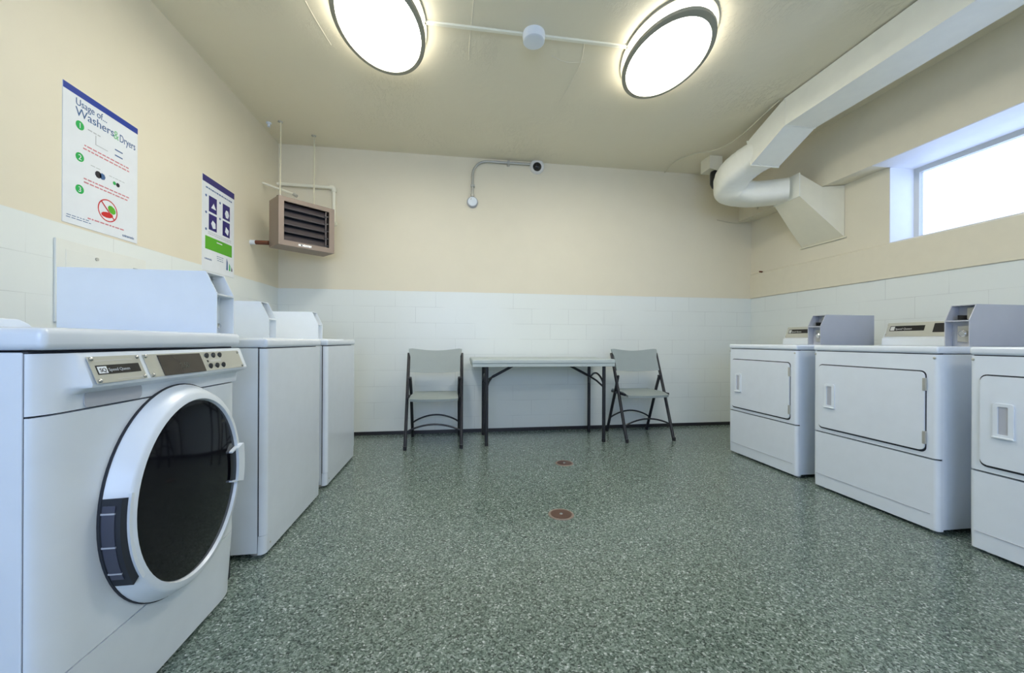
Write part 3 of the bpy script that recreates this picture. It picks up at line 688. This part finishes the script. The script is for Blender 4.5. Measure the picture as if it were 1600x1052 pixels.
c2 = copy_tree(c1); c2.location = (1.822, 3.645, 0); c2.rotation_euler = (0, 0, 0.03); c2['label'] = 'grey plastic folding chair with black frame standing right of the folding table'

# ------------------------------------------------------------------ folding table
t = thing('folding_table', 'light grey plastic folding table with black tubular legs against the back wall', 'table', (0.81, 3.68, 0))
mb = MB(); mb.box(-0.665, 0.665, -0.275, 0.275, 0.738, 0.780, 0.012, 3); mb.build('tabletop', m_tableplastic, t, True)
mb = MB(); frame_ring(mb, [(0, 0)]*1, [(0, 0)]*1, 0, 0) if False else None
for (x0, x1, y0, y1) in ((-0.660, 0.660, -0.270, -0.255), (-0.660, 0.660, 0.255, 0.270), (-0.660, -0.645, -0.255, 0.255), (0.645, 0.660, -0.255, 0.255)):
    mb.box(x0, x1, y0, y1, 0.712, 0.742, 0.003)
mb.build('apron', m_tableplastic, t, True)
for s in (-1, 1):
    x = -0.53 if s < 0 else 0.575
    for (y, yn) in ((-0.215, 'leg'), (0.195, 'leg')):
        MB().tube([(x, y, 0.0), (x, y, 0.738)], 0.0160, 14).build('leg', m_blackmetal, t, True)
        MB().lathe([(0.018, 0), (0.018, 0.03), (0.0145, 0.032)], (x, y, 0), n=14).build('leg_cap', m_black, t, True)
    MB().tube([(x, -0.215, 0.727), (x, 0.195, 0.727)], 0.0125, 12).build('top_bar', m_blackmetal, t, True)
    MB().tube([(x, -0.215+0.41*k/14, 0.53+0.10*math.sin(PI*k/14)**0.7) for k in range(15)], 0.0095, 10).build('crossbar', m_blackmetal, t, True)
    xi = x - s*0.07
    # Y-shaped folding brace
    MB().tube([(xi, -0.01, 0.600), (x - s*0.31, -0.01, 0.727)], 0.0125, 10).build('brace', m_blackmetal, t, True)
    MB().tube([(x, -0.205, 0.515), (x - s*0.03, -0.10, 0.565), (xi, -0.01, 0.600)], 0.009, 8).build('brace_fork', m_blackmetal, t, True)
    MB().tube([(x, 0.185, 0.515), (x - s*0.03, 0.08, 0.565), (xi, -0.01, 0.600)], 0.009, 8).build('brace_fork', m_blackmetal, t, True)

# ------------------------------------------------------------------ floor drains
for (x, y, lb) in ((0.838, 2.89, 'round brown floor drain nearer the folding table'), (0.573, 2.035, 'round brown floor drain nearer the camera')):
    t = thing('floor_drain', lb, 'floor drain', (x, y, 0), 0, 'round floor drains')
    MB().lathe([(0.070, 0), (0.068, 0.003), (0.060, 0.004), (0.058, 0.002), (0.0, 0.002)], n=36).build('rim', m_drainrim, t, True)
    MB().lathe([(0.0555, 0.002), (0.055, 0.0042), (0, 0.0045)], n=36).build('cover', m_drain, t, True)
    MB().lathe([(0.010, 0.004), (0.008, 0.0065), (0, 0.007)], (0.0, 0, 0), n=14).build('screw', m_steel, t, True)

# ------------------------------------------------------------------ posters on the left wall (local: x along the wall, z up, face towards -y)
TR = (PI/2, 0, 0)
def flat(parent, name, m, pts, y=-0.0032, th=0.0004):
    mb = MB(); mb.prism(pts, y, y-th, 'y'); return mb.build(name, m, parent)
def rect(parent, name, m, x0, x1, z0, z1, y=-0.0032, th=0.0004): return flat(parent, name, m, [(x0, z0), (x1, z0), (x1, z1), (x0, z1)], y, th)
def disc(parent, name, m, cx, cz, r, y=-0.0032, n=28, rz=None, rot=0):
    rz = rz or r; P = []
    for k in range(n):
        a = 2*PI*k/n; px, pz = r*math.cos(a), rz*math.sin(a); P.append((cx+px*math.cos(rot)-pz*math.sin(rot), cz+px*math.sin(rot)+pz*math.cos(rot)))
    return flat(parent, name, m, P, y)
def lines(parent, name, m, x0, x1, z, rows, dz, th=0.004, seed=1):
    """rows of word-like dashes: print too small to read"""
    rnd = random.Random(seed); mb = MB()
    for r_ in range(rows):
        x = x0 + rnd.uniform(0, 0.01); zz = z - r_*dz
        while x < x1 - rnd.uniform(0, 0.03):
            w = rnd.uniform(0.008, 0.026); w = min(w, x1-x)
            mb.prism([(x, zz), (x+w, zz), (x+w, zz+th), (x, zz+th)], -0.0032, -0.0035, 'y'); x += w + 0.005
    return mb.build(name, m, parent)
t = thing('wall_poster', 'large white washer and dryer usage poster with a blue top band, over the front-loading washer', 'poster', (XL, 2.141, 1.763), PI/2)
pw, ph = 0.199, 0.308
rect(t, 'sheet', m_paper, -pw, pw, -ph, ph, 0.0, 0.003)
rect(t, 'header_band', m_blue, -pw, pw, ph-0.030, ph)
text_mesh('title_top', 'Usage of...', 0.045, m_ink, t, (-pw+0.056, -0.0034, ph-0.072), TR, sx=0.85)
text_mesh('title_main', 'Washers', 0.054, m_ink, t, (-pw+0.056, -0.0034, ph-0.118), TR, sx=1.02)
text_mesh('title_ampersand', '&', 0.060, m_lgreen, t, (0.052, -0.0034, ph-0.124), TR, sx=0.8)
text_mesh('title_end', 'Dryers', 0.054, m_ink, t, (0.086, -0.0034, ph-0.124), TR, sx=0.64)
for k, z in enumerate((0.150, 0.006, -0.140)):
    b = disc(t, 'number_badge', m_green, -0.122, z, 0.020)
    text_mesh('number', str(k+1), 0.034, m_paper, b, (-0.122, -0.0038, z-0.012), TR, align='CENTER')
lines(t, 'small_print', m_grey, -0.085, -0.02, 0.150, 1, 0.012, 0.005, 1)
g = rect(t, 'machine_drawing', m_grey, -0.045, 0.02, 0.100, 0.103); rect(g, 'drawing_edge', m_grey, -0.045, -0.042, 0.100, 0.145)
rect(t, 'machine_drawing', m_ink, 0.060, 0.105, 0.128, 0.134); rect(t, 'machine_drawing', m_ink, 0.060, 0.105, 0.100, 0.106)
lines(t, 'red_caption', m_pink, -0.11, 0.145, 0.068, 2, 0.016, 0.006, 2)
disc(t, 'drum_drawing', m_kblack, -0.030, -0.035, 0.017, n=9); disc(t, 'drum_drawing', m_ink, -0.008, -0.035, 0.016, n=7)
disc(t, 'drum_drawing', m_green, 0.058, -0.040, 0.009, n=9); disc(t, 'drum_drawing', m_kblack, 0.078, -0.042, 0.011, n=7)
lines(t, 'fine_outline', m_grey, -0.075, 0.0, -0.008, 1, 0.01, 0.003, 5); lines(t, 'fine_outline', m_grey, 0.02, 0.14, -0.016, 1, 0.01, 0.003, 6)
lines(t, 'red_caption', m_pink, -0.105, 0.145, -0.085, 2, 0.016, 0.006, 3)
mb = MB(); O = [(0.022+0.054*math.cos(2*PI*k/40), -0.190+0.054*math.sin(2*PI*k/40)) for k in range(40)]; I = [(0.022+0.049*math.cos(2*PI*k/40), -0.190+0.049*math.sin(2*PI*k/40)) for k in range(40)]
frame_ring(mb, O, I, -0.0036, -0.0032); pr = mb.build('prohibition_ring', m_red, t)
flat(pr, 'ring_slash', m_red, [(-0.016, -0.156), (-0.012, -0.152), (0.060, -0.224), (0.056, -0.228)], -0.0038)
disc(t, 'green_cloth', m_lime, 0.044, -0.180, 0.024, rz=0.018, y=-0.0033, n=9, rot=-0.6)
disc(t, 'red_cloth', m_red, 0.018, -0.212, 0.033, rz=0.014, y=-0.0034, n=11, rot=0.1)
lines(t, 'red_caption', m_pink, -0.085, 0.12, -0.262, 1, 0.012, 0.006, 4)
lines(t, 'small_print', m_ink, -0.185, -0.06, -0.272, 2, 0.010, 0.003, 7)
text_mesh('company_name', 'coinamatic', 0.020, m_ink, t, (0.105, -0.0034, -0.292), TR, sx=0.85)

t = thing('wall_poster', 'narrow white instruction poster with navy band, four navy pictures and a green block', 'poster', (XL, 3.065, 1.763), PI/2)
pw, ph = 0.188, 0.304
rect(t, 'sheet', m_paper, -pw, pw, -ph-0.04, ph, 0.0, 0.003)
rect(t, 'header_band', m_navy, -pw, pw, ph-0.045, ph)
lines(t, 'heading', m_ink, -pw+0.03, pw-0.02, ph-0.082, 1, 0.01, 0.010, 11)
for k, (x, z) in enumerate(((-0.075, 0.125), (0.085, 0.125), (-0.075, 0.0), (0.085, 0.0))):
    b = rect(t, 'instruction_picture', m_navy, x-0.045, x+0.045, z-0.055, z+0.055)
    disc(b, 'picture_motif', m_paper, x+0.008, z-0.012, 0.026, rz=0.032, y=-0.0037, n=(3, 6, 5, 4)[k], rot=(PI/2, 0, 0.6, 0.4)[k])
for (x, z) in ((-0.150, 0.170), (-0.150, 0.055), (-0.150, -0.060), (0.008, 0.170), (0.008, 0.055)):
    disc(t, 'number_dot', m_ink, x, z, 0.009, n=14)
lines(t, 'small_print', m_grey, -0.13, 0.15, -0.075, 2, 0.012, 0.004, 12)
g = rect(t, 'green_block', m_lime, -0.158, 0.158, -0.195, -0.105)
text_mesh('block_heading', 'INFORMATION', 0.018, m_paper, g, (0.0, -0.0038, -0.128), TR, align='CENTER') if False else rect(g, 'block_heading', m_paper, -0.03, 0.035, -0.130, -0.122, -0.0037)
lines(t, 'small_print', m_ink, -0.03, 0.06, -0.225, 3, 0.014, 0.004, 13)
text_mesh('company_name', 'coinamatic', 0.022, m_ink, t, (-0.165, -0.0034, -0.268), TR, sx=0.85)
flat(t, 'bar_motif', m_ink, [(0.088, -0.300), (0.108, -0.300), (0.106, -0.240), (0.092, -0.212)])
flat(t, 'bar_motif', m_green, [(0.122, -0.300), (0.140, -0.300), (0.138, -0.262), (0.124, -0.245)])
flat(t, 'bar_motif', m_kblack, [(0.152, -0.300), (0.166, -0.300), (0.164, -0.282), (0.154, -0.268)])

# ------------------------------------------------------------------ electrical panel cover on the left wall
t = thing('electrical_panel', 'flush off-white electrical panel cover on the left wall behind the coin box', 'electrical panel', (XL, 2.15, 1.17), PI/2)
MB().box(-0.242, 0.242, -0.009, 0, -0.155, 0.205, 0.002).build('cover', m_panel, t)
dr = MB().box(-0.20, 0.15, -0.0105, -0.008, -0.14, 0.165, 0.001).build('door', m_panel, t)
MB().lathe([(0.008, 0), (0.008, -0.005), (0, -0.006)], (-0.055, -0.0100, 0.15), 'y', 12).build('lock', m_zinc, dr, True)
MB().box(0.155, 0.185, -0.013, -0.008, 0.135, 0.150, 0.002).build('latch', m_zinc, t)

# ------------------------------------------------------------------ unit heater hung in the far left corner
t = thing('unit_heater', 'brown metal unit heater with dark louvres hung in the far left corner', 'heater', (-1.315, 3.565, 1.715), math.radians(42))
# local: front faces -y, x across
Wd, Dp, Hh = 0.225, 0.20, 0.394
# walls of the casing
mb = MB(); y0 = -0.105
mb.box(-Wd, -Wd+0.012, y0, y0+Dp, 0, Hh, 0.003); mb.box(Wd-0.012, Wd, y0, y0+Dp, 0, Hh, 0.003)
mb.box(-Wd+0.01, Wd-0.01, y0, y0+Dp, Hh-0.012, Hh, 0.003); mb.box(-Wd+0.01, Wd-0.01, y0, y0+Dp, 0, 0.012, 0.003)
mb.box(-Wd+0.01, Wd-0.01, y0+Dp-0.012, y0+Dp, 0.01, Hh-0.01)
mb.build('casing', m_heater, t)
mb = MB(); frame_ring(mb, [(Wd, Hh), (-Wd, Hh), (-Wd, 0), (Wd, 0)], [(Wd-0.045, Hh-0.036), (-Wd+0.040, Hh-0.036), (-Wd+0.040, 0.042), (Wd-0.045, 0.042)], y0-0.008, y0+0.004)
mb.build('front_frame', m_heater, t)
MB().box(-Wd+0.04, Wd-0.04, y0+0.07, y0+0.075, 0.03, Hh-0.03).build('coil_face', m_gap, t)
for k in range(5):
    z = 0.058+k*0.064
    pts = [(y0+0.003, z-0.004), (y0+0.006, z-0.012), (y0+0.030, z+0.012), (y0+0.052, z+0.044), (y0+0.048, z+0.046), (y0+0.026, z+0.018)]
    MB().prism(pts, -Wd+0.042, Wd-0.060, 'x').build('louver', m_louver, t, True)
    MB().box(Wd-0.085, Wd-0.050, y0-0.006, y0+0.012, z-0.004, z+0.003).build('louver_pin', m_black, t)
MB().box(Wd-0.075, Wd-0.067, y0-0.002, y0+0.010, 0.04, Hh-0.04).build('louver_link', m_louver, t)
np_ = MB().box(-0.075, 0.030, y0-0.010, y0-0.007, 0.012, 0.030).build('nameplate', m_steel, t)
MB().lathe([(0.006, 0), (0.006, -0.002), (0, -0.0025)], (-0.050, y0-0.0095, 0.021), 'y', 10).build('plate_emblem', m_black, np_, True)
c_, s_ = math.cos(math.radians(42)), math.sin(math.radians(42))
def heater_local(X, Y):
    dx, dy = X+1.315, Y-3.565; return dx*c_+dy*s_, -dx*s_+dy*c_
for (lx, ly), (wx, wy) in (((-0.200, -0.07), (-1.506, 3.603)), ((0.085, -0.03), (-1.301, 3.80))):
    hx, hy = heater_local(wx, wy)
    MB().tube([(lx, ly, Hh-0.002), (hx, hy, H-1.715)], 0.0065, 10).build('hanging_rod', m_rod, t, True)
    MB().box(lx-0.022, lx+0.022, ly-0.014, ly+0.014, Hh, Hh+0.006).build('rod_bracket', m_gap, t)
    MB().lathe([(0.010, 0), (0.010, 0.012)], (lx, ly, Hh+0.004), n=6).build('rod_nut', m_zinc, t)
    MB().box(hx-0.022, hx+0.012, hy-0.012, hy+0.012, H-1.715-0.012, H-1.715, 0.002).build('ceiling_anchor', m_zinc, t)

# pipes around the heater
t = thing('supply_pipe', 'white painted pipe running along the back wall and down behind the heater', 'pipe', (-1.18, YB, 2.09))
MB().tube([(-0.515, -0.03, 0.350), (0.0, -0.03, 0.343), (0.0, -0.03, 0.0)], 0.0165, 14, 0.035).build('pipe', m_pipe, t, True)
MB().tube([(-0.035, -0.03, 0.344), (0.0, -0.03, 0.343), (0.0, -0.03, 0.303)], 0.023, 14, 0.03).build('elbow_fitting', m_pipe, t, True)
MB().lathe([(0.026, 0), (0.022, -0.005), (0.020, -0.03)], (0, 0, 0), 'y', 16).build('wall_flange', m_pipe, t, True)
MB().tube([(0, -0.028, 0.01), (0, 0, -0.01)], 0.0165, 12).build('pipe_end', m_pipe, t, True)
t = thing('stop_rod', 'thin cream pipe crossing from the left wall above the heater', 'pipe', (XL, 3.70, 2.335))
MB().tube([(0.0, 0.0, 0.0), (0.28, -0.053, -0.105)], 0.010, 10).build('pipe', m_pipe, t, True)
MB().tube([(0.275, -0.052, -0.103), (0.305, -0.057, -0.122)], 0.013, 10).build('pipe_end', m_zinc, t, True)
t = thing('return_pipe', 'short rusty copper pipe with a white collar from the left wall into the heater side', 'pipe', (XL, 3.50, 1.758))
MB().tube([(0.0, 0.0, 0.0), (0.045, -0.005, 0.0)], 0.020, 14).build('collar', m_coin, t, True)
MB().tube([(0.04, -0.005, 0.0), (0.150, -0.018, -0.003)], 0.018, 14).build('pipe', m_copper, t, True)
t = thing('ceiling_hook', 'small white fitting on the ceiling edge in the far left corner', 'fitting', (-1.62, 3.64, H))
MB().lathe([(0.022, 0), (0.020, -0.010), (0.009, -0.012), (0.009, -0.03), (0.014, -0.034), (0.0, -0.038)], n=16).build('fitting_body', m_coin, t, True)

# ------------------------------------------------------------------ air duct
t = thing('air_duct', 'cream painted rectangular air duct along the ceiling bending down into the right wall', 'air duct', (2.644, 0.5, 2.62))
X1, X2, ZB_, ZTp = 2.511, 2.777, 2.62, 2.832
ox, oy, oz = 2.644, 0.5, 2.62
def loc(p): return (p[0]-ox, p[1]-oy, p[2]-oz)
mb = MB(); mb.box(X1-ox, X2-ox, YF+0.01-oy, 2.642-oy, 0, ZTp-oz, 0.003); mb.build('main_run', m_duct, t)
for y in (2.642, 1.42, 0.2):
    mb = MB(); e = 0.003
    mb.box(X1-e-ox, X2+e-ox, y-0.004-oy, y+0.004-oy, -e, ZTp-oz); mb.build('seam_flange', m_duct, t)
mb = MB()
mb.loft([[loc(p) for p in ((X1, 2.646, ZB_), (X2, 2.646, ZB_), (X2, 2.646, ZTp), (X1, 2.646, ZTp))],
         [loc(p) for p in ((X1, 2.985, 2.470), (X2, 2.985, 2.470), (X2, 3.03, 2.690), (X1, 3.03, 2.690))]]); mb.build('offset_section', m_duct, t)
mb = MB(); mb.loft([[loc(p) for p in ((X1-.004, 2.982, 2.464), (X2+.004, 2.982, 2.464), (X2+.004, 3.028, 2.700), (X1-.004, 3.028, 2.700))],
         [loc(p) for p in ((X1-.004, 2.990, 2.462), (X2+.004, 2.990, 2.462), (X2+.004, 3.036, 2.698), (X1-.004, 3.036, 2.698))]]); mb.build('seam_flange', m_duct, t)
# flexible elbow
def sect(c, dirv, w, h, n=24, p=3.2):
    d = Vector(dirv).normalized(); side = d.cross(Vector((0, 0, 1))).normalized(); up = side.cross(d)
    out = []
    for k in range(n):
        a = 2*PI*k/n; cs_, sn = math.cos(a), math.sin(a)
        out.append(Vector(c) + side*w*math.copysign(abs(cs_)**(2/p), cs_) + up*h*math.copysign(abs(sn)**(2/p), sn) - Vector((ox, oy, oz)))
    return out
path = [Vector(p) for p in ((2.644, 3.00, 2.580), (2.605, 3.13, 2.565), (2.575, 3.28, 2.500), (2.635, 3.385, 2.420), (2.80, 3.37, 2.378), (2.94, 3.275, 2.362), (3.06, 3.19, 2.360))]
def cr(P, s):
    i = min(int(s), len(P)-2); u = s-i; p0, p1, p2, p3 = P[max(i-1, 0)], P[i], P[i+1], P[min(i+2, len(P)-1)]
    return 0.5*((2*p1)+(p2-p0)*u+(2*p0-5*p1+4*p2-p3)*u*u+(3*p1-p0-3*p2+p3)*u**3)
rings = []; NS = 60
for k in range(NS+1):
    s = (len(path)-1)*k/NS; p = cr(path, s); d = cr(path, min(s+0.05, len(path)-1-1e-6)) - cr(path, max(s-0.05, 0))
    q = k/NS; rib = 1+0.010*math.sin(k*2.1) if q < 0.45 else 1
    rings.append(sect(p, d, (0.138-0.008*q+0.010*math.sin(PI*q))*rib, (0.112-0.010*q+0.016*math.sin(PI*min(1, q*1.6)))*rib))
mb = MB(); mb.loft(rings); mb.build('flexible_elbow', m_duct, t, True)
# wall boot, flaring down
Xc, Xw = 3.05, XR-0.004
mb = MB()
A = [loc(p) for p in ((Xc, 3.055, 2.262), (Xc, 3.325, 2.262), (Xc, 3.325, 2.462), (Xc, 3.055, 2.462))]
B = [loc(p) for p in ((XBEAM-0.004, 2.985, 2.060), (XBEAM-0.004, 3.333, 2.060), (XBEAM-0.004, 3.333, 2.326), (XBEAM-0.004, 2.985, 2.326))]
C_ = [loc(p) for p in ((Xw, 2.925, 1.872), (Xw, 3.341, 1.872), (Xw, 3.341, 2.324), (Xw, 2.925, 2.324))]
mb.loft([A, B, C_]); boot = mb.build('wall_boot', m_cream_metal, t)
MB().box(Xw-0.014-ox, Xw-ox, 2.905-oy, 3.36-oy, 1.862-oz, 1.872-oz).build('boot_flange', m_cream_metal, t)
mb = MB(); mb.loft([[Vector(a)*1.0 + Vector((-0.004, 0, 0)) for a in [loc(p) for p in ((Xc, 3.049, 2.256), (Xc, 3.331, 2.256), (Xc, 3.331, 2.468), (Xc, 3.049, 2.468))]],
    [Vector(a) + Vector((0.004, 0, 0)) for a in [loc(p) for p in ((Xc, 3.049, 2.256), (Xc, 3.331, 2.256), (Xc, 3.331, 2.468), (Xc, 3.049, 2.468))]]]); mb.build('seam_flange', m_duct, t)
# hanger box with the damper motor behind the elbow
t = thing('damper_box', 'small cream metal box with a black motor at the far end of the air duct', 'duct fitting', (2.615, 3.62, 2.705))
MB().box(-0.075, 0.065, -0.05, 0.10, 0.0, 0.134, 0.004).build('housing', m_cream_metal, t)
MB().prism([(-0.075, 0.0), (0.065, 0.0), (0.065, -0.03)], -0.05, -0.045, 'y').build('lower_flange', m_cream_metal, t)
MB().lathe([(0.062, 0.0), (0.066, -0.02), (0.066, -0.12), (0.050, -0.16), (0.022, -0.185), (0, -0.187)], (0.055, 0.02, 0.0), n=28).build('motor', m_black, t, True)
t = thing('ceiling_cable', 'thin cream cable sagging along the ceiling beside the air duct bend', 'cable', (2.49, 2.75, H))
MB().tube([(0.0, -0.08, -0.012), (0.0, 0.05, -0.028), (-0.005, 0.25, -0.07), (0.0, 0.45, -0.075), (-0.03, 0.66, -0.05), (-0.14, 0.80, -0.012), (-0.24, 1.00, -0.006), (-0.20, 1.24, -0.014)], 0.005, 8, 0.12).build('cable_run', m_cable, t, True)
t = thing('control_cable', 'thin cream cable looping below the duct elbow to the back wall', 'cable', (3.2, YB, 2.33))
MB().tube([(-0.10, -0.40, 0.12), (0.02, -0.30, 0.06), (0.06, -0.15, -0.02), (0.02, -0.03, -0.03), (-0.10, -0.008, -0.02), (-0.26, -0.006, 0.005)], 0.005, 8, 0.1).build('cable_run', m_cable, t, True)
t = thing('crack_mark', 'tiny dark stub standing for a crack in the right wall near the back corner', 'pipe', (XR-0.014, 3.84, 1.727), 0)
MB().tube([(0.01, 0, 0), (-0.03, -0.01, 0)], 0.009, 8).build('stub', m_copper, t, True)  # short dark tube stands for a crack in the wall
